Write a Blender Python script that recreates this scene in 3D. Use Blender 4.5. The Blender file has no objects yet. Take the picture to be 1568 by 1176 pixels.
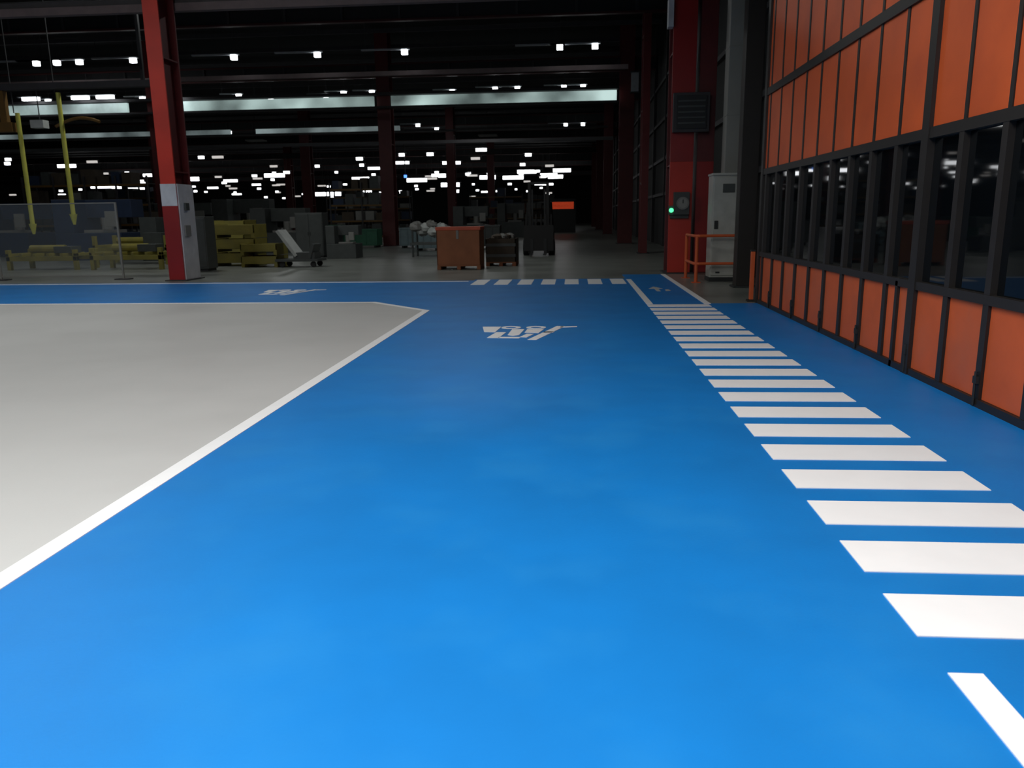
import bpy, math, random
from mathutils import Vector, Matrix, Euler
random.seed(4)
S=bpy.context.scene
S.view_settings.view_transform='Standard'

# ---------------------------------------------------------------- materials
def mat(name,col,rough=.5,metal=0,em=None,es=0,var=.12,scale=4,bump=0,spec=.5,dirt=None,dirt_scale=1.0,dirt_lo=.5,dirt_hi=.75,emvar=None):
    m=bpy.data.materials.new(name); m.use_nodes=True
    nt=m.node_tree; N=nt.nodes; L=nt.links
    b=N['Principled BSDF']
    tc=N.new('ShaderNodeTexCoord')
    nz=N.new('ShaderNodeTexNoise'); nz.inputs['Scale'].default_value=scale; nz.inputs['Detail'].default_value=5
    L.new(tc.outputs['Object'],nz.inputs['Vector'])
    mx=N.new('ShaderNodeMix'); mx.data_type='RGBA'
    a=[max(0,c*(1-var)) for c in col]; c2=[min(1,c*(1+var)) for c in col]
    mx.inputs[6].default_value=(*a,1); mx.inputs[7].default_value=(*c2,1)
    mr=N.new('ShaderNodeMapRange'); mr.inputs[1].default_value=.3; mr.inputs[2].default_value=.7
    L.new(nz.outputs['Fac'],mr.inputs[0]); L.new(mr.outputs[0],mx.inputs[0])
    out=mx.outputs[2]
    if dirt:
        n2=N.new('ShaderNodeTexNoise'); n2.inputs['Scale'].default_value=dirt_scale; n2.inputs['Detail'].default_value=8
        L.new(tc.outputs['Object'],n2.inputs['Vector'])
        m2=N.new('ShaderNodeMapRange'); m2.inputs[1].default_value=dirt_lo; m2.inputs[2].default_value=dirt_hi; m2.inputs[4].default_value=.6
        L.new(n2.outputs['Fac'],m2.inputs[0])
        x2=N.new('ShaderNodeMix'); x2.data_type='RGBA'
        L.new(m2.outputs[0],x2.inputs[0]); L.new(out,x2.inputs[6]); x2.inputs[7].default_value=(*dirt,1)
        out=x2.outputs[2]
    L.new(out,b.inputs['Base Color'])
    b.inputs['Roughness'].default_value=rough; b.inputs['Metallic'].default_value=metal
    b.inputs['Specular IOR Level'].default_value=spec
    if bump:
        bp=N.new('ShaderNodeBump'); bp.inputs['Strength'].default_value=bump; bp.inputs['Distance'].default_value=.01
        n3=N.new('ShaderNodeTexNoise'); n3.inputs['Scale'].default_value=60; L.new(tc.outputs['Object'],n3.inputs['Vector'])
        L.new(n3.outputs['Fac'],bp.inputs['Height']); L.new(bp.outputs[0],b.inputs['Normal'])
    if em:
        b.inputs['Emission Color'].default_value=(*em,1); b.inputs['Emission Strength'].default_value=es
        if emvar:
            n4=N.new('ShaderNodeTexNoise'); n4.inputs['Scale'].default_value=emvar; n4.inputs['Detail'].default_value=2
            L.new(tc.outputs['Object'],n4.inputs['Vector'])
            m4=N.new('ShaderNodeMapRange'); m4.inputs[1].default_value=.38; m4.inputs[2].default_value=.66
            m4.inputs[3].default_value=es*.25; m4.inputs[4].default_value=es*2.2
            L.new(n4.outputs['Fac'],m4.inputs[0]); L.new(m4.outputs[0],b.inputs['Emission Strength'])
    return m
M_blue=mat('blue_epoxy',(.003,.18,.54),.5,var=.07,scale=1.3,dirt=(.015,.225,.58),dirt_scale=1.4,dirt_lo=.5,dirt_hi=.75,bump=.05,spec=.3)
M_greyfl=mat('light_grey_epoxy',(.55,.545,.53),.48,var=.03,scale=.8,dirt=(.48,.475,.46),dirt_scale=.6,bump=.05,spec=.4)
M_white=mat('white_road_paint',(.93,.93,.93),.45,var=.02)
M_conc=mat('concrete',(.19,.2,.18),.33,var=.2,scale=.8,dirt=(.1,.1,.09),dirt_scale=.35,bump=.05)
M_orange=mat('orange_panel_paint',(.66,.1,.018),.5,var=.1,scale=1.2,dirt=(.48,.065,.015),dirt_scale=1.5)
M_orangeD=mat('orange_panel_lower',(.64,.11,.03),.5,var=.1,scale=2,dirt=(.46,.12,.06),dirt_scale=1.2,spec=.35)
M_frame=mat('dark_brown_frame',(.016,.012,.01),.5)
M_glass=mat('dark_window_glass',(.003,.004,.005),.03,var=.02,spec=.5)
M_dark=mat('dark_steel',(.014,.015,.016),.6)
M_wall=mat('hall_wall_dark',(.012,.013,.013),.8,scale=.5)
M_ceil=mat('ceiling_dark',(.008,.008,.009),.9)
M_beam=mat('beam_grey',(.035,.033,.036),.6)
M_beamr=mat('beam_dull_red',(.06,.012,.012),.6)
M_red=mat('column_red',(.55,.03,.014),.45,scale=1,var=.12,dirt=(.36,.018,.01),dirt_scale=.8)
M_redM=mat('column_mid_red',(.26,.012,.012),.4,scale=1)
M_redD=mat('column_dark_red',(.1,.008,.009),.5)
M_wht=mat('white_painted_steel',(.55,.57,.6),.45,dirt=(.28,.29,.31),dirt_scale=2)
M_cab=mat('cabinet_enamel',(.42,.42,.38),.4,dirt=(.34,.34,.3))
M_greyst=mat('grey_sheet',(.2,.2,.185),.55,scale=1)
M_duct=mat('duct_sheet',(.26,.26,.235),.55,scale=1)
M_girder=mat('girder_faded_paint',(.12,.09,.09),.6)
M_trunk=mat('lamp_trunking',(.3,.32,.34),.5)
M_yel=mat('yellow_paint',(.22,.19,.03),.55,dirt=(.08,.075,.03),dirt_scale=2)
M_yelb=mat('bright_yellow_paint',(.5,.5,.08),.45)
M_yelo=mat('crane_orange_yellow',(.14,.07,.01),.5)
M_card=mat('cardboard_brown',(.27,.1,.045),.8,scale=3)
M_cardt=mat('red_orange_wrap',(.5,.08,.03),.5)
M_grn=mat('green_plastic',(.02,.13,.07),.5)
M_blg=mat('bluegrey_plastic',(.16,.23,.25),.5)
M_nblue=mat('machine_blue',(.015,.03,.07),.5)
M_bag=mat('white_film',(.4,.42,.4),.4)
M_blk=mat('black_rubber',(.005,.005,.005),.6)
M_mach=mat('machine_grey',(.05,.057,.055),.5)
M_lampw=mat('fluorescent_tube_lit',(.9,.9,.9),.5,em=(.93,.97,1),es=8)
M_lampf=mat('far_lamp_lit',(.9,.9,.9),.5,em=(.95,.97,1),es=4)
M_lampd=mat('far_lamp_dim',(.9,.9,.9),.5,em=(.95,.9,.85),es=.6)
M_litgird=mat('girder_lit_glow',(.3,.36,.36),.5,em=(.68,.9,.86),es=.36,emvar=.28)  # noise-varied emission stands in for uneven lamplight on the girder
M_litgird2=mat('girder_lit_glow_dim',(.2,.25,.25),.5,em=(.68,.85,.86),es=.13,emvar=.3)  # weaker emission, painted lamplight for the farther girder
M_redl=mat('red_lit_panel',(.7,.06,.02),.5,em=(1,.1,.03),es=.3)
M_green=mat('green_indicator',(.1,.8,.3),.4,em=(.1,1,.4),es=1.5)
M_blul=mat('blue_indicator',(.1,.3,.9),.4,em=(.1,.3,1),es=2)
def clear():
    m=bpy.data.materials.new('clear_plexiglass'); m.use_nodes=True
    nt=m.node_tree; b=nt.nodes['Principled BSDF']
    b.inputs['Base Color'].default_value=(.5,.55,.55,1); b.inputs['Roughness'].default_value=.08
    b.inputs['Alpha'].default_value=.05
    return m
M_clear=clear()

# ---------------------------------------------------------------- builder
class B:
    def __init__(s,name): s.name=name; s.v=[]; s.f=[]; s.m=[]; s.mats=[]
    def add(s,vs,fs,m):
        if m not in s.mats: s.mats.append(m)
        k=s.mats.index(m); o=len(s.v)
        s.v+= [Vector(v) for v in vs]
        for f in fs: s.f.append([i+o for i in f]); s.m.append(k)
        return s
    def box(s,x0,x1,y0,y1,z0,z1,m,rot=None,piv=None):
        vs=[Vector(p) for p in [(x0,y0,z0),(x1,y0,z0),(x1,y1,z0),(x0,y1,z0),(x0,y0,z1),(x1,y0,z1),(x1,y1,z1),(x0,y1,z1)]]
        if rot:
            c=Vector(piv) if piv else Vector(((x0+x1)/2,(y0+y1)/2,(z0+z1)/2)); R=Euler(rot).to_matrix()
            vs=[R@(v-c)+c for v in vs]
        return s.add(vs,[(3,2,1,0),(4,5,6,7),(0,1,5,4),(1,2,6,5),(2,3,7,6),(3,0,4,7)],m)
    def cyl(s,p0,p1,r,m,n=16,r2=None):
        p0=Vector(p0);p1=Vector(p1); r2=r if r2 is None else r2
        q=(p1-p0).to_track_quat('Z','Y'); vs=[]
        for p,rr in ((p0,r),(p1,r2)):
            for i in range(n):
                a=2*math.pi*i/n; vs.append(p+q@Vector((rr*math.cos(a),rr*math.sin(a),0)))
        fs=[(i,(i+1)%n,n+(i+1)%n,n+i) for i in range(n)]+[tuple(range(n-1,-1,-1)),tuple(range(n,2*n))]
        return s.add(vs,fs,m)
    def prism(s,poly,z0,z1,m):
        a=sum(poly[i][0]*poly[(i+1)%len(poly)][1]-poly[(i+1)%len(poly)][0]*poly[i][1] for i in range(len(poly)))
        if a<0: poly=poly[::-1]
        n=len(poly); vs=[(x,y,z0) for x,y in poly]+[(x,y,z1) for x,y in poly]
        return s.add(vs,[tuple(range(n-1,-1,-1)),tuple(range(n,2*n))]+[(i,(i+1)%n,n+(i+1)%n,n+i) for i in range(n)],m)
    def tube(s,pts,r,m,n=10):
        for i in range(len(pts)-1): s.cyl(pts[i],pts[i+1],r,m,n)
        for p in pts[1:-1]: s.blob(p,(r*1.02,)*3,m,8,6)
        return s
    def blob(s,c,rad,m,nu=12,nv=8,jit=0):
        vs=[];fs=[]
        for j in range(nv+1):
            t=math.pi*j/nv
            for i in range(nu):
                a=2*math.pi*i/nu; k=1+random.uniform(-jit,jit)
                vs.append((c[0]+rad[0]*k*math.sin(t)*math.cos(a),c[1]+rad[1]*k*math.sin(t)*math.sin(a),c[2]+rad[2]*k*math.cos(t)))
        for j in range(nv):
            for i in range(nu): fs.append((j*nu+i,(j+1)*nu+i,(j+1)*nu+(i+1)%nu,j*nu+(i+1)%nu))
        return s.add(vs,fs,m)
    def done(s,bevel=0,origin=None):
        xs=[v.x for v in s.v];ys=[v.y for v in s.v];zs=[v.z for v in s.v]
        o=Vector(origin) if origin else Vector(((min(xs)+max(xs))/2,(min(ys)+max(ys))/2,min(zs)))
        me=bpy.data.meshes.new(s.name); me.from_pydata([v-o for v in s.v],[],s.f)
        for m in s.mats: me.materials.append(m)
        for p,k in zip(me.polygons,s.m): p.material_index=k
        me.update()
        ob=bpy.data.objects.new(s.name,me); ob.location=o; S.collection.objects.link(ob)
        if bevel:
            b=ob.modifiers.new('bevel','BEVEL'); b.width=bevel; b.segments=2; b.limit_method='ANGLE'
        return ob

# ---------------------------------------------------------------- camera (1568-px wide frame units)
f=1200.
Yc=Vector((96,257,-f)).normalized(); Dm=Vector((1,.014,0))
Zc=Dm.cross(Vector((96,257,-f))).normalized(); Xc=Yc.cross(Zc)
R=Matrix((Xc,Yc,Zc)).to_4x4()
cd=bpy.data.cameras.new('camera'); cam=bpy.data.objects.new('camera',cd); S.collection.objects.link(cam)
cam.matrix_world=Matrix.Translation((0,0,1.6))@R
cd.sensor_width=36; cd.lens=36*f/1568; cd.clip_end=500
cd.dof.use_dof=True; cd.dof.focus_distance=6; cd.dof.aperture_fstop=3.2
S.camera=cam

# ---------------------------------------------------------------- room shell
XL=-125; YB=205; XR=4.7; YF=-9; ZC=12
B('floor').box(XL,XR,YF,YB,-.2,0,M_conc).done(origin=(0,0,0))
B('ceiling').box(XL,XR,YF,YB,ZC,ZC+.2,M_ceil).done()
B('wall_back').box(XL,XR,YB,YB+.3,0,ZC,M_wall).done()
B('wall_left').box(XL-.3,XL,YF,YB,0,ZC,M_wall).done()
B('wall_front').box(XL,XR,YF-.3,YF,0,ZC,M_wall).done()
w=B('wall_right_rear').box(XR,XR+.3,14.9,YB,0,ZC,M_wall)
for z in (2.6,4.4,6.4,8.4): w.box(XR-.12,XR,14.9,YB,z,z+.15,M_beam)
for y in range(18,200,6): w.box(XR-.16,XR,y,y+.18,0,ZC,M_beam)
w.done()

# floor coatings
B('floor_coating_blue').prism([(-60,YF),(3.4,YF),(3.4,14.6),(2.48,14.6),(2.48,22),(1.31,22),(1.31,20.6),(-2.6,20.6),(-2.6,20.3),(-60,20.3)],0,.004,M_blue).done(origin=(0,0,0))
B('floor_coating_grey').prism([(-60,YF),(-2.67,YF),(-2.67,13.62),(-3.94,15.0),(-60,15.0)],.004,.007,M_greyfl).done(origin=(0,0,0))
Y0=YF+.05
b=B('floor_border_line')
b.prism([(-2.67,Y0),(-2.55,Y0),(-2.55,13.66),(-2.67,13.62)],.004,.009,M_white)
b.prism([(-2.67,13.62),(-2.55,13.66),(-3.89,15.12),(-3.94,15.0)],.004,.009,M_white)
b.prism([(-60,15.0),(-3.94,15.0),(-3.89,15.12),(-60,15.12)],.004,.009,M_white)
b.done()
b=B('crosswalk_stripes')
for k in range(21):
    y=2.85+k*.5608; b.box(1.315,2.42,y,y+.345,.004,.009,M_white)
b.done()
b=B('crosswalk_stripes')
for k in range(7):
    x=-2.52+k*.57; b.box(x,x+.34,18.95,20.45,.004,.009,M_white)
b.done()
b=B('walkway_edge_lines')
b.box(1.315,1.435,Y0,2.6,.004,.009,M_white); b.box(2.36,2.48,Y0,2.6,.004,.009,M_white)
b.box(1.315,1.435,14.5,20.3,.004,.009,M_white); b.box(2.36,2.48,14.5,22,.004,.009,M_white)
b.done()
B('aisle_edge_line').box(-60,-2.7,19.95,20.1,.004,.009,M_white).done()

def truck_mark(ox,oy,s):
    b=B('forklift_floor_marking'); z0,z1=.004,.009
    P=lambda pts:b.prism([(ox+x*s,oy+y*s) for x,y in pts],z0,z1,M_white)
    # forklift pictogram read from the far side: wheels far, forks pointing +X
    P([(-1.36,1.22),(-1.28,.70),(-1.12,.66),(-1.08,1.22)])
    P([(-1.10,.66),(-1.18,.14),(-1.02,.12),(-.96,.66)])
    P([(-1.02,.22),(-1.03,.12),(-.74,.10),(-.72,.20)])
    P([(-.90,.95),(-.92,.40),(-.84,.32),(-.76,.40),(-.72,.95)])
    P([(-.68,.95),(-.70,.62),(-.50,.58),(-.44,.95)])
    P([(-.66,.50),(-.74,.20),(-.64,.18),(-.56,.48)])
    for cx in (-.93,-.56):
        n=20; ro,ri=.145,.08
        for i in range(n):
            a0=2*math.pi*i/n; a1=2*math.pi*(i+1)/n
            P([(cx+ri*math.cos(a0),1.14+ri*math.sin(a0)),(cx+ro*math.cos(a0),1.14+ro*math.sin(a0)),(cx+ro*math.cos(a1),1.14+ro*math.sin(a1)),(cx+ri*math.cos(a1),1.14+ri*math.sin(a1))])
    P([(-.62,-.04),(-.50,-.05),(-.14,1.26),(-.26,1.28)])
    P([(-.20,1.22),(-.21,1.12),(.04,1.20),(.04,1.27)])
    P([(-.42,.70),(-.44,.60),(-.30,.62),(-.28,.72)])
    b.done()
truck_mark(0,10.3,1.0)
truck_mark(-5.8,16.7,.98)
B('pedestrian_arrow_marking').prism([(1.76,17.0),(1.84,17.0),(1.84,17.6),(1.94,17.6),(1.79,18.1),(1.64,17.6),(1.76,17.6)],.004,.009,M_greyfl).prism([(1.95,17.0),(2.07,17.1),(2.04,17.4),(1.97,17.35)],.004,.009,M_greyfl).done()

# ---------------------------------------------------------------- right partition wall
WX=3.32; YE=14.75; mod=.71
B('wall_right').box(WX+.09,XR,YF,YE+.1,0,ZC,M_frame).done()
ys=[]; y=8.05
while y>YF: ys.append(y); y-=mod
y=8.05+mod
while y<YE: ys.append(y); y+=mod
ys=sorted(ys)+[YE]
pn=B('wall_panels_orange'); fr=B('wall_panel_frame'); gl=B('window_strip')
levels=[(.07,.85,1),(2.37,3.6,0),(3.72,5.6,0),(5.72,7.6,0),(7.72,9.6,0)]
for a,c in zip(ys[:-1],ys[1:]):
    for z0,z1,low in levels:
        g=.045 if low else .03
        pn.box(WX+.03,WX+.09,a+g,c-g,z0,z1,M_orangeD if low else M_orange)
        if not low: # raised lip
            pn.box(WX+.02,WX+.03,a+g,a+g+.03,z0,z1,M_orange)
    gl.box(WX+.06,WX+.09,a+.03,c-.03,.93,2.27,M_glass)
for z0,z1 in ((0,.07),(.85,.93),(2.27,2.37),(3.6,3.72),(5.6,5.72),(7.6,7.72),(9.6,9.9)):
    fr.box(WX,WX+.09,YF,YE,z0,z1,M_frame)
for i,y in enumerate(ys):
    fr.box(WX+.005,WX+.088,y-.045,y+.045,0,2.3,M_frame)
    fr.box(WX+.02,WX+.088,y-.028,y+.028,2.3,9.9,M_frame)
    if i%2==0:
        fr.cyl((WX-.012,y,.02),(WX-.012,y,.3),.012,M_dark,8)
        fr.box(WX-.02,WX+.01,y-.03,y+.03,.2,.26,M_dark)
for y in (8.05,.95,14.7):
    fr.box(WX-.01,WX+.088,y-.075,y+.075,0,9.9,M_frame)
# folding-door joint between modules
fr.box(WX,WX+.09,8.4,8.46,0,.9,M_frame)
pn.done(.006); fr.done(); gl.done()
B('orange_corner_guard').box(3.24,3.31,14.87,14.95,.04,.92,M_orangeD).box(3.23,3.32,14.86,14.96,.92,.95,M_frame).box(3.2,3.33,14.86,15.0,0,.04,M_frame).done(.006)

# ---------------------------------------------------------------- columns
def hcol(x,y,w=.42,d=.9,red=M_red,web=M_redD,base=True,zt=ZC-.01):
    b=B('steel_column')
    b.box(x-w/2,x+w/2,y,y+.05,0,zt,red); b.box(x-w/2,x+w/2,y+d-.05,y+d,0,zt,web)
    b.box(x-.03,x+.03,y+.05,y+d-.05,0,zt,web)  # web and rear flange in darker red, shade put into the colour
    for z in (2.9,5.8,8.7): b.box(x-w/2+.02,x+w/2-.02,y+.05,y+d-.05,z,z+.04,web)
    if base: b.box(x-w/2-.1,x+w/2+.1,y-.1,y+d+.1,0,.03,M_beam)
    return b
c=hcol(-10.94,21.0)
c.box(-11.16,-10.72,20.985,21.0,2.02,2.6,M_wht)
c.box(-11.16,-10.72,20.985,21.0,.03,2.02,M_redM)
c.box(-10.74,-10.70,21.05,21.9,.03,2.6,M_wht)
c.box(-10.70,-10.66,21.2,21.5,1.2,1.5,M_greyst); c.box(-10.70,-10.64,21.3,21.5,1.9,2.1,M_mach)
c.done(.006)
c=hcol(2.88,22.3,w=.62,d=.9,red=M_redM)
c.box(2.57,3.19,22.28,22.3,.03,3.0,M_red)
c.box(3.3,3.75,22.4,23.1,0,ZC-.01,M_redD).box(3.3,3.75,22.38,22.4,.03,3.0,M_redM)
c.box(2.6,3.55,22.1,22.28,3.75,4.75,M_beam); c.box(2.68,3.47,22.07,22.1,3.83,4.67,M_dark)
for i in range(5): c.box(2.72,3.43,22.055,22.07,3.95+i*.14,4.0+i*.14,M_mach)
c.box(2.42,2.56,22.2,22.5,6.4,7.1,M_wht)
c.done(.006)
g=B('gauge_panel').box(2.68,3.1,22.1,22.27,1.6,2.2,M_mach).cyl((2.92,22.1,1.9),(2.92,22.06,1.9),.17,M_greyst,24).cyl((2.92,22.062,1.9),(2.92,22.05,1.9),.13,M_duct,24).box(2.91,2.93,22.04,22.05,1.9,2.0,M_blk)
g.cyl((2.62,22.15,1.72),(2.62,22.09,1.72),.06,M_green,12).box(2.56,2.7,22.15,22.27,1.6,1.84,M_mach).box(2.6,3.1,22.2,22.27,1.5,1.6,M_mach); g.done(.004)
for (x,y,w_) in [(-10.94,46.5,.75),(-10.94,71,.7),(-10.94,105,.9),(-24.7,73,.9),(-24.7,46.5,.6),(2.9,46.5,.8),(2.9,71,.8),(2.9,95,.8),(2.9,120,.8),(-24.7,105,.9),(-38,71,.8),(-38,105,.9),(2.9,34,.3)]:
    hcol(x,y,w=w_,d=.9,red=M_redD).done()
B('column_lamp_box').box(3.1,3.5,46.2,46.45,8.3,9.3,M_wht).box(3.05,3.55,46.15,46.45,9.3,9.36,M_mach).box(3.05,3.55,46.15,46.45,8.24,8.3,M_mach).done()

# right-hand service items
b=B('electrical_cabinet')
b.box(3.27,3.93,19.5,20.1,.1,2.5,M_cab).box(3.3,3.9,19.47,19.5,.15,2.45,M_cab).box(3.25,3.95,19.48,20.12,0,.1,M_dark).box(3.25,3.95,19.46,20.12,2.5,2.55,M_cab)
b.box(3.33,3.42,19.45,19.47,1.25,1.45,M_dark).box(3.5,3.78,19.455,19.47,2.1,2.3,M_mach).box(3.4,3.5,19.46,19.47,.2,.24,M_dark)
b.box(3.82,3.86,19.45,19.47,1.0,1.2,M_dark); b.done(.012)
b=B('vertical_duct').box(3.78,4.26,20.9,21.4,2.5,7.0,M_duct)
for z in (4.0,5.6): b.box(3.77,4.27,20.89,21.41,z,z+.04,M_duct)
b.box(3.85,4.17,21.0,21.3,0,2.5,M_mach); b.done(.01)
b=B('dark_steel_post').box(3.56,3.94,17.8,18.15,0,ZC-.01,M_frame).box(3.5,4.0,17.75,18.2,0,.04,M_dark); b.done(.01)
b=B('red_guard_rail')
for z in (.45,1.1):
    b.tube([(4.1,19.15,z),(2.95,19.15,z),(2.85,19.25,z),(2.85,20.6,z)],.035,M_orangeD)
for p in ((4.1,19.15),(2.9,19.2),(2.85,20.6)):
    b.cyl((*p,0),(*p,1.1),.04,M_orangeD,12); b.box(p[0]-.1,p[0]+.1,p[1]-.1,p[1]+.1,0,.015,M_orangeD)
b.done()
b=B('wall_conduit')
for x in (4.4,4.5): b.cyl((x,16.4,0),(x,16.4,9),.03,M_greyst,8)
b.box(4.3,4.6,16.3,16.45,1.2,1.8,M_greyst); b.done()

# ---------------------------------------------------------------- roof steel
b=B('roof_beams')
for y in (22.3,34,46.9,58.5,71.4,84,105,130,160):
    b.box(XL+.1,XR-.2,y-.12,y+.12,9.5,9.58,M_beamr); b.box(XL+.1,XR-.2,y-.12,y+.12,10.2,10.28,M_beamr); b.box(XL+.1,XR-.2,y-.02,y+.02,9.58,10.2,M_dark)
    x=-60
    while x<XR-2:
        b.box(x,x+.1,y-.1,y+.1,9.58,10.2,M_beam); x+=2.4
for y in range(16,120,4): b.box(XL+.1,XR-.2,y,y+.12,11.3,11.5,M_beam)
b.done()
b=B('crane_girder').box(-60,2.2,21.95,22.15,7.15,7.35,M_girder).box(-60,2.2,22.0,22.1,7.35,7.5,M_beam)
for x in (-16,-9.5,2.1): b.box(x-.1,x+.1,22.0,22.1,7.5,9.45,M_beam)
b.done()
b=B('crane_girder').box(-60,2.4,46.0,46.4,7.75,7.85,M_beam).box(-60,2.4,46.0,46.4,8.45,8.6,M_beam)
for x0,x1 in ((-58,-26),(-24,-11.4),(-10.4,2.3)): b.box(x0,x1,46.1,46.3,7.88,8.4,M_litgird)  # glowing girder face, lamplight put into the material
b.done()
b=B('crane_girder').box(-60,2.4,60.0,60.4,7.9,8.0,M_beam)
for x0,x1 in ((-58,-26),(-24,-13)): b.box(x0,x1,60.1,60.3,8.0,8.35,M_litgird2)
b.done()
b=B('crane_girder').box(-60,2.4,52.0,52.2,6.3,6.5,M_beam).box(-60,2.4,38.0,38.2,8.1,8.3,M_girder).done()

# hall lamps : trunking with lit tube ends, real fixtures
b=B('hall_strip_lights')
def fix(x,y,z,L=1.5,l=.35,m=M_lampw,h=.11):
    b.box(x-L,x+.2,y-.07,y+.07,z,z+.06,M_trunk)
    b.box(x-l,x+.1,y-.09,y+.09,z-h,z,m)
    b.cyl((x-L*.9,y,z+.05),(x-L*.9,y,z+1.2),.012,M_beam,6); b.cyl((x,y,z+.05),(x,y,z+1.2),.012,M_beam,6)
for x in (-25,-24,-22.9,-20.3,-15.5,-11.6,-7.6,-.65,.9,-30,-34,-38,-42,-46,-50): fix(x,37,9,2.0,.16,h=.2)
for x,y in ((-20,48),(-18.8,50),(-15,49),(-13.6,48),(-11.9,48),(-11.2,49.5),(-7.2,48.5),(-4.6,48),(-3.3,48),(-.6,48),(.5,48),(-26,48),(-32,48),(-38,48),(-44,48),(-50,48)): fix(x,y,9,1.2,.18,h=.2)
for x,y in ((-22,67),(-17.6,67),(-12.5,65),(-11.5,68),(-.7,67),(.7,67),(-29,67),(-36,67),(-43,67)): fix(x,y,9,1.5,.2,h=.2)
# lamps beside the lit girder on the left aisle
for x in (-26.5,-28,-22.6,-31,-36): fix(x,45.5,8.75,1.2,.9,h=.18)
b.done()
b=B('far_hall_lights')
for y,z in ((86,8.0),(92,8.6),(98,7.6),(104,8.8),(110,7.0),(116,8.3),(122,7.6),(128,8.6),(135,6.8),(142,7.4),(150,8.0),(158,6.4),(166,7.2),(174,6.2),(182,7.4)):
    x=-.02*y-random.uniform(0,4)
    while x>max(-.74*y,-118):
        if random.random()<.5:
            q=random.random()
            if q<.2: wd=random.uniform(1.2,2.2); h=.34; mm=M_lampf
            elif q<.75: wd=random.uniform(.4,.7); h=.3; mm=M_lampf
            else: wd=random.uniform(.8,1.6); h=.25; mm=M_lampd
            zz=z+random.uniform(-.5,.4)
            b.box(x,x+wd,y,y+.3,zz,zz+h,mm)
            b.box(x-.2,x+wd+.2,y-.05,y+.35,zz+h,zz+h+.1,M_beam)
            b.cyl((x+wd/2,y+.15,zz+h),(x+wd/2,y+.15,ZC-.02),.02,M_beam,5)
        x-=random.uniform(3,6.5)
# low elongated lamps
for x,y,z,wd in ((-17.5,105,5.6,2.4),(-23.5,112,6.6,2.8),(-28,110,5.8,2.2),(-39,115,5.0,5.0),(-33,118,7.2,3.0),(-10.5,118,7.0,3),(-8.5,120,7.9,2.8),(-5.3,125,7.6,2.6),(-3.2,120,8.0,2.6),(-4.0,122,7.2,2.2),(-13.2,112,6.8,2.2),(-70,112,6.5,4),(-77,118,7.4,5),(-80,122,8.2,5),(-66,115,6.9,2.5),(-57,110,7.2,4.2),(-20.5,115,7.3,2),(-44,112,7.6,3)):
    b.box(x,x+wd,y,y+.3,z,z+.5,M_lampf); b.box(x-.2,x+wd+.2,y-.05,y+.35,z+.5,z+.6,M_beam); b.cyl((x+wd/2,y+.15,z+.6),(x+wd/2,y+.15,ZC-.02),.02,M_beam,5)
b.box(-19.2,-18.9,90,90.2,6.1,6.4,M_blul).box(-19.1,-19.0,90,90.1,6.4,ZC-.02,M_beam)
b.done()

# ---------------------------------------------------------------- clutter
def crate(name,x,y,w,d,h,m1,m2,lid=True):
    b=B(name)
    for i in range(3):
        b.box(x-w/2+i*(w-.12)/2,x-w/2+.12+i*(w-.12)/2,y-d/2,y+d/2,0,.1,M_card)
    b.box(x-w/2,x+w/2,y-d/2,y+d/2,.1,.14,M_card)
    t=.03
    b.box(x-w/2,x+w/2,y-d/2,y-d/2+t,.14,h,m1).box(x-w/2,x+w/2,y+d/2-t,y+d/2,.14,h,m1).box(x-w/2,x-w/2+t,y-d/2,y+d/2,.14,h,m1).box(x+w/2-t,x+w/2,y-d/2,y+d/2,.14,h,m1)
    if lid: b.box(x-w/2-.02,x+w/2+.02,y-d/2-.02,y+d/2+.02,h,h+.1,m2)
    return b
b=crate('cardboard_pallet_box',-3.64,25.3,1.38,1.1,1.22,M_card,M_cardt)
b.box(-3.70,-3.62,24.73,24.75,.95,1.22,M_greyst); b.done(.008)
M_card2=mat('dark_wood',(.06,.045,.03),.8)
b=crate('open_wooden_crate',-2.45,27.0,1.0,1.4,.9,M_card2,M_card2,False)
for i in range(4): b.blob((-2.6+i*.12,26.7+i*.2,.92),(.2,.24,.14),M_greyst if i%2 else M_card2,10,6,.15)
b.box(-2.95,-1.95,26.28,26.3,.3,.4,M_mach).box(-2.95,-1.95,26.28,26.3,.65,.75,M_mach); b.done()
b=B('bag_cart').box(-6.9,-4.7,33,34.2,.5,.6,M_mach)
for x in (-6.8,-4.8):
    for y in (33.1,34.1): b.cyl((x,y,.0),(x,y,1.1),.04,M_mach,8)
for i in range(8): b.blob((-6.7+i*.2,33.6+random.uniform(-.2,.2),1.0+random.uniform(0,.3)),(.3,.35,.22),M_bag if i%3 else M_greyst,10,6,.2)
b.done()

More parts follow.
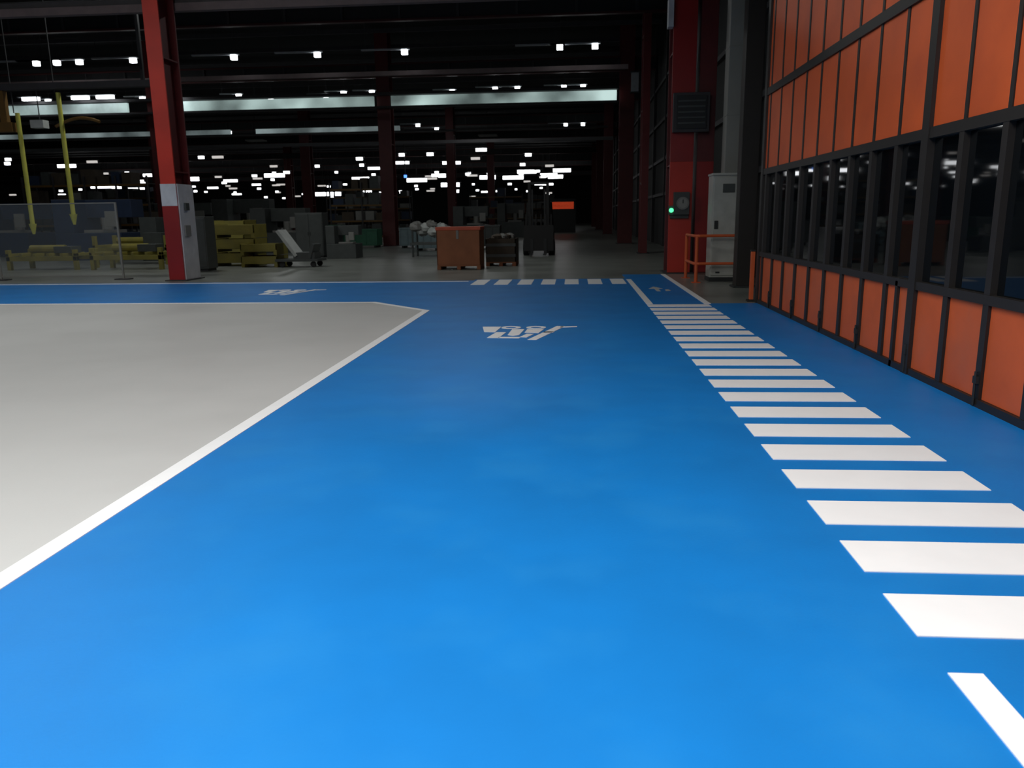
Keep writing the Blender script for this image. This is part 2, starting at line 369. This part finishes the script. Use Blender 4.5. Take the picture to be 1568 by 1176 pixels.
def forklift(x,y):
    b=B('forklift')
    b.box(x-.6,x+.6,y+.2,y+1.9,.22,.95,M_blk); b.box(x-.6,x+.6,y+1.7,y+2.2,.25,1.2,M_blk)
    b.box(x-.28,x+.28,y+1.0,y+1.5,.95,1.05,M_blk).box(x-.28,x+.28,y+1.5,y+1.62,.95,1.5,M_blk)
    for sx in (-1,1):
        b.cyl((x+sx*.66,y+.35,.34),(x+sx*.4,y+.35,.34),.34,M_blk,20); b.cyl((x+sx*.64,y+1.85,.27),(x+sx*.4,y+1.85,.27),.27,M_blk,20)
        b.cyl((x+sx*.68,y+.35,.34),(x+sx*.64,y+.35,.34),.14,M_dark,12)
        b.box(x+sx*.38-.06,x+sx*.38+.06,y-.12,y+.02,.1,3.0,M_blk)
        b.box(x+sx*.26-.035,x+sx*.26+.035,y-.1,y,.1,2.7,M_dark)
        b.tube([(x+sx*.52,y+.3,.95),(x+sx*.48,y+.45,2.15),(x+sx*.48,y+1.6,2.2),(x+sx*.54,y+1.95,1.2)],.04,M_blk,8)
        b.box(x+sx*.28-.06,x+sx*.28+.06,y-1.2,y-.15,.06,.11,M_dark); b.box(x+sx*.28-.06,x+sx*.28+.06,y-.2,y-.14,.06,.7,M_dark)
    b.box(x-.62,x+.62,y-.17,y-.11,.2,1.25,M_blk)
    for z in (1.4,2.9): b.box(x-.42,x+.42,y-.08,y,z,z+.1,M_dark)
    for i in range(5): b.box(x-.46,x+.46,y+.45+i*.28,y+.5+i*.28,2.17,2.22,M_blk)
    for i in range(6): b.box(x-.55+i*.21,x-.5+i*.21,y-.17,y-.13,1.25,1.7,M_blk)
    b.cyl((x,y+.5,.95),(x,y+.75,1.3),.02,M_blk,8); b.cyl((x,y+.74,1.28),(x,y+.76,1.32),.17,M_blk,16)
    b.done()
forklift(-1.5,33.4)

def skid(x,y,w,d,h,m=M_yel):
    b=B('yellow_steel_skid')
    for xx in (x-w/2,x+w/2-.14):
        for yy in (y-d/2,y+d/2-.14): b.box(xx,xx+.14,yy,yy+.14,0,h,m)
    b.box(x-w/2,x+w/2,y-d/2,y-d/2+.14,h*.45,h*.45+.16,m); b.box(x-w/2,x+w/2,y+d/2-.14,y+d/2,h*.45,h*.45+.16,m)
    n=int(w/.45)
    for i in range(n+1):
        xx=x-w/2+i*(w-.1)/n; b.box(xx,xx+.1,y-d/2,y+d/2,h*.45+.16,h*.45+.26,m)
    b.cyl((x-w*.3,y,h*.45+.4),(x+w*.2,y,h*.45+.4),.14,m,12)
    b.box(x+w*.1,x+w*.35,y-.3,y+.3,h*.45+.26,h+.1,M_mach)
    b.done(.008)
skid(-18.6,27,2.6,1.3,.7); skid(-15.4,26.8,2.6,1.3,.75); skid(-17,30,3,1.5,1.1)
def ystack(x,y,w,d,n,h):
    b=B('yellow_crate_stack')
    for k in range(n):
        z=k*h; o=random.uniform(-.08,.08)
        b.box(x-w/2+o,x+w/2+o,y-d/2,y+d/2,z+.12,z+.17,M_yel)
        for sx in (x-w/2+o,x+w/2-.12+o): b.box(sx,sx+.12,y-d/2,y+d/2,z,z+.12,M_yel)
        b.box(x-w/2+o,x+w/2+o,y-d/2,y-d/2+.04,z+.17,z+h-.04,M_yel).box(x-w/2+o,x+w/2+o,y+d/2-.04,y+d/2,z+.17,z+h-.04,M_yel)
        b.box(x-w/2+o,x-w/2+.04+o,y-d/2,y+d/2,z+.17,z+h-.02,M_yel).box(x+w/2-.04+o,x+w/2+o,y-d/2,y+d/2,z+.17,z+h-.02,M_yel)
    b.done(.006)
ystack(-12.2,28.2,1.5,1.2,3,.5); ystack(-11.0,27.4,1.3,1.1,2,.42); ystack(-13.6,31,1.4,1.2,3,.55)
def cabinet(name,x,y,w,d,h,m):
    b=B(name); b.box(x-w/2,x+w/2,y-d/2,y+d/2,.08,h,m).box(x-w/2+.04,x+w/2-.04,y-d/2+.04,y+d/2-.04,0,.08,M_dark)
    b.box(x-w/2+.03,x-.01,y-d/2-.02,y-d/2,.14,h-.05,m).box(x+.01,x+w/2-.03,y-d/2-.02,y-d/2,.14,h-.05,m)
    b.box(x-.06,x-.03,y-d/2-.04,y-d/2-.02,h*.5,h*.5+.15,M_dark).box(x+.03,x+.06,y-d/2-.04,y-d/2-.02,h*.5,h*.5+.15,M_dark)
    b.done(.01)
cabinet('tool_cabinet',-12.4,25.3,1.0,.7,1.75,M_mach); cabinet('tool_cabinet',-11.4,34,1.2,.8,1.9,M_mach)
b=B('tilting_tray_cart').box(-10.3,-8.8,26.6,27.6,.2,.28,M_mach)
b.box(-9.95,-9.85,26.7,27.5,.28,1.35,M_bag,rot=(0,-.62,0)); b.box(-9.1,-9.0,26.7,27.5,.28,.8,M_mach,rot=(0,.3,0))
b.box(-9.7,-8.95,26.75,27.45,.28,.5,M_mach)
for x in (-10.1,-9.0):
    for y in (26.75,27.45): b.cyl((x,y-.03,.1),(x,y+.03,.1),.1,M_blk,12)
b.done()
def machine(x,y,w,d,h,m):
    b=B('workshop_machine')
    b.box(x-w/2,x+w/2,y-d/2,y+d/2,0,h*.45,m).box(x-w/2,x-w/2+w*.3,y-d/2,y+d/2,h*.45,h,m).box(x-w/2,x+w/2,y,y+d/2,h*.7,h,m)
    b.cyl((x+w*.15,y-d*.1,h*.7),(x+w*.15,y-d*.1,h*.5),w*.08,M_greyst,12).box(x-w*.1,x+w*.4,y-d*.4,y,h*.45,h*.5,M_greyst)
    b.box(x+w*.3,x+w*.48,y-d/2-.1,y-d/2,h*.55,h*.8,M_greyst); b.done(.015)
machine(-9.7,33,1.25,1.1,1.35,M_mach); machine(-21,34,3,2,2.6,M_nblue); machine(-28,38,2.8,2,2.6,M_nblue); machine(-15,40,2.6,1.6,2.2,M_mach)
machine(-22,52,3.5,2,3,M_mach); machine(-7.5,58,2.4,2,2.4,M_mach); machine(-5.2,66,2.2,2,2.7,M_mach); machine(-30,60,4,2,3,M_mach); machine(-17,33,2.4,1.6,1.8,M_mach)
def bin_(x,y,w,d,h,m):
    b=B('storage_bin'); t=.05
    b.box(x-w/2,x+w/2,y-d/2,y+d/2,.12,.18,m)
    for sx in (x-w/2,x+w/2-t): b.box(sx,sx+t,y-d/2,y+d/2,.18,h,m)
    for sy in (y-d/2,y+d/2-t): b.box(x-w/2,x+w/2,sy,sy+t,.18,h,m)
    b.box(x-w/2-.03,x+w/2+.03,y-d/2-.03,y-d/2,h-.1,h,m)
    for i in range(4): b.box(x-w/2+i*(w-.06)/3,x-w/2+.06+i*(w-.06)/3,y-d/2-.03,y-d/2,.18,h-.1,m)
    for sx in (x-w/2+.1,x+w/2-.2): b.box(sx,sx+.1,y-d/2,y+d/2,0,.12,M_dark)
    b.done(.008)
bin_(-12.1,45,1.9,1.2,1.05,M_grn); bin_(-9.0,44,1.3,1.1,1.1,M_blg); bin_(-7.4,40,1.2,1.0,1.1,M_blg); bin_(-14.2,45.5,1.5,1.2,1.3,M_grn); bin_(-4.5,42,1.2,1,1.2,M_mach)
def rack(x,y,w,d,h):
    b=B('storage_rack')
    n=int(w/2)+1
    for i in range(n):
        xx=x-w/2+i*w/(n-1)
        for yy in (y-d/2,y+d/2): b.box(xx-.05,xx+.05,yy-.05,yy+.05,0,h,M_beam)
    for z in (.3,1.5,2.7,3.9):
        if z>h: break
        b.box(x-w/2,x+w/2,y-d/2,y-d/2+.06,z-.12,z,M_yelo); b.box(x-w/2,x+w/2,y-d/2,y+d/2,z,z+.03,M_mach)
        xx=x-w/2+.2
        while xx<x+w/2-.8:
            ww=random.uniform(.5,1.0); hh=random.uniform(.4,.95)
            if random.random()<.75: b.box(xx,xx+ww,y-d/2+.1,y+d/2-.1,z+.03,z+.03+hh,random.choice([M_card2,M_greyst,M_mach,M_mach,M_nblue,M_card2]))
            xx+=ww+.15
    b.done()
rack(-16.5,62,5,1.2,4.4); rack(-30,48,8,1.2,4.4); rack(-22,85,9,1.2,4.5); rack(-9,92,6,1.2,4.2); rack(-45,75,12,1.2,4.5); rack(-4.5,110,5,1.2,4)
b=B('red_glowing_sign').box(-2.3,-.1,80,80.2,2.3,3.0,M_redl).box(-2.5,.1,80,80.3,3.0,3.3,M_dark).box(-2.5,-2.3,80,80.2,0,3.1,M_dark).box(-.1,.1,80,80.2,0,3.1,M_dark)  # glowing red sign between dark uprights
for i in range(6): b.box(-2.3,-.1,79.97,80,2.3+i*.12,2.33+i*.12,M_redD)
b.box(-2.3,-.1,80,80.2,0,2.3,M_dark); b.done()

# hoist with yellow booms
b=B('overhead_hoist')
b.box(-24,-13,25.8,26.05,5.9,6.1,M_beam)
for x,zb,zt in ((-18.45,1.6,5.2),(-16.95,1.9,5.8)):
    b.cyl((x,25.95,zb),(x,25.95,zt),.07,M_yelb,12); b.cyl((x,25.95,zb),(x,25.95,zb-.35),.12,M_yelb,12,r2=.04)
    b.cyl((x-.12,25.95,zt),(x-.12,25.95,9.4),.02,M_dark,6)
b.box(-19.2,-18.6,25.8,26.1,4.6,4.9,M_yelo).box(-19.0,-18.8,25.85,26.05,4.9,5.9,M_yelo)
b.box(-17.95,-17.5,25.8,26.1,4.7,4.95,M_bag).cyl((-17.7,25.95,4.95),(-17.7,25.95,5.9),.02,M_dark,6)
b.tube([(-17.2+.22*i,26,4.75+.25*math.sin(i*.38)) for i in range(8)],.05,M_yelo,8)
for x in (-23,-14): b.box(x-.05,x+.05,25.9,26,6.1,11.3,M_dark)
b.done()
# plexiglass screen
b=B('plexiglass_screen')
xs=[-12.9,-16.6,-20.4]
for x in xs:
    b.box(x-.025,x+.025,21.675,21.725,0,2.16,M_greyst); b.box(x-.2,x+.2,21.55,21.85,0,.03,M_beam)
for a,c in zip(xs[1:],xs[:-1]):
    b.box(a+.03,c-.03,21.69,21.71,.12,2.13,M_clear); b.box(a,c,21.68,21.72,2.13,2.16,M_greyst); b.box(a,c,21.68,21.72,.08,.12,M_greyst)
b.done()

# ---------------------------------------------------------------- lights
def lamp(x,y,z,w,sx=1.6,sy=.5,col=(.97,1,.99)):
    ld=bpy.data.lights.new('ceiling_lamp_light','AREA'); ld.shape='RECTANGLE'; ld.size=sx; ld.size_y=sy; ld.energy=w; ld.color=col
    o=bpy.data.objects.new('light_source',ld); S.collection.objects.link(o)
    b=B('ceiling_lamp').box(x-sx/2-.05,x+sx/2+.05,y-sy/2-.05,y+sy/2+.05,z+.02,z+.14,M_greyst)
    b.cyl((x,y,z+.14),(x,y,ZC-.02),.015,M_dark,6)
    p=b.done()
    o.parent=p; o.location=Vector((x,y,z))-p.location
lamp(-1.4,-.2,6.5,780,4,2.5); lamp(-10,-1,8.5,360,4,3)
lamp(-1.0,6,8,120,3,1); lamp(-10,12,9.5,340,3,1); lamp(-20,9,9.5,420,3,1)
lamp(-4,27,9.3,150); lamp(-14,27.5,9.3,220); lamp(-28,28,9.3,120)
lamp(-6,50.5,8.9,90,sy=1); lamp(-20,53.5,8.9,90,sy=1); lamp(-8,75,8.9,90,sy=1); lamp(-30,75,8.9,90,sy=1)
W=bpy.data.worlds.new('world'); S.world=W; W.use_nodes=True
W.node_tree.nodes['Background'].inputs[0].default_value=(.5,.6,.8,1); W.node_tree.nodes['Background'].inputs[1].default_value=.02
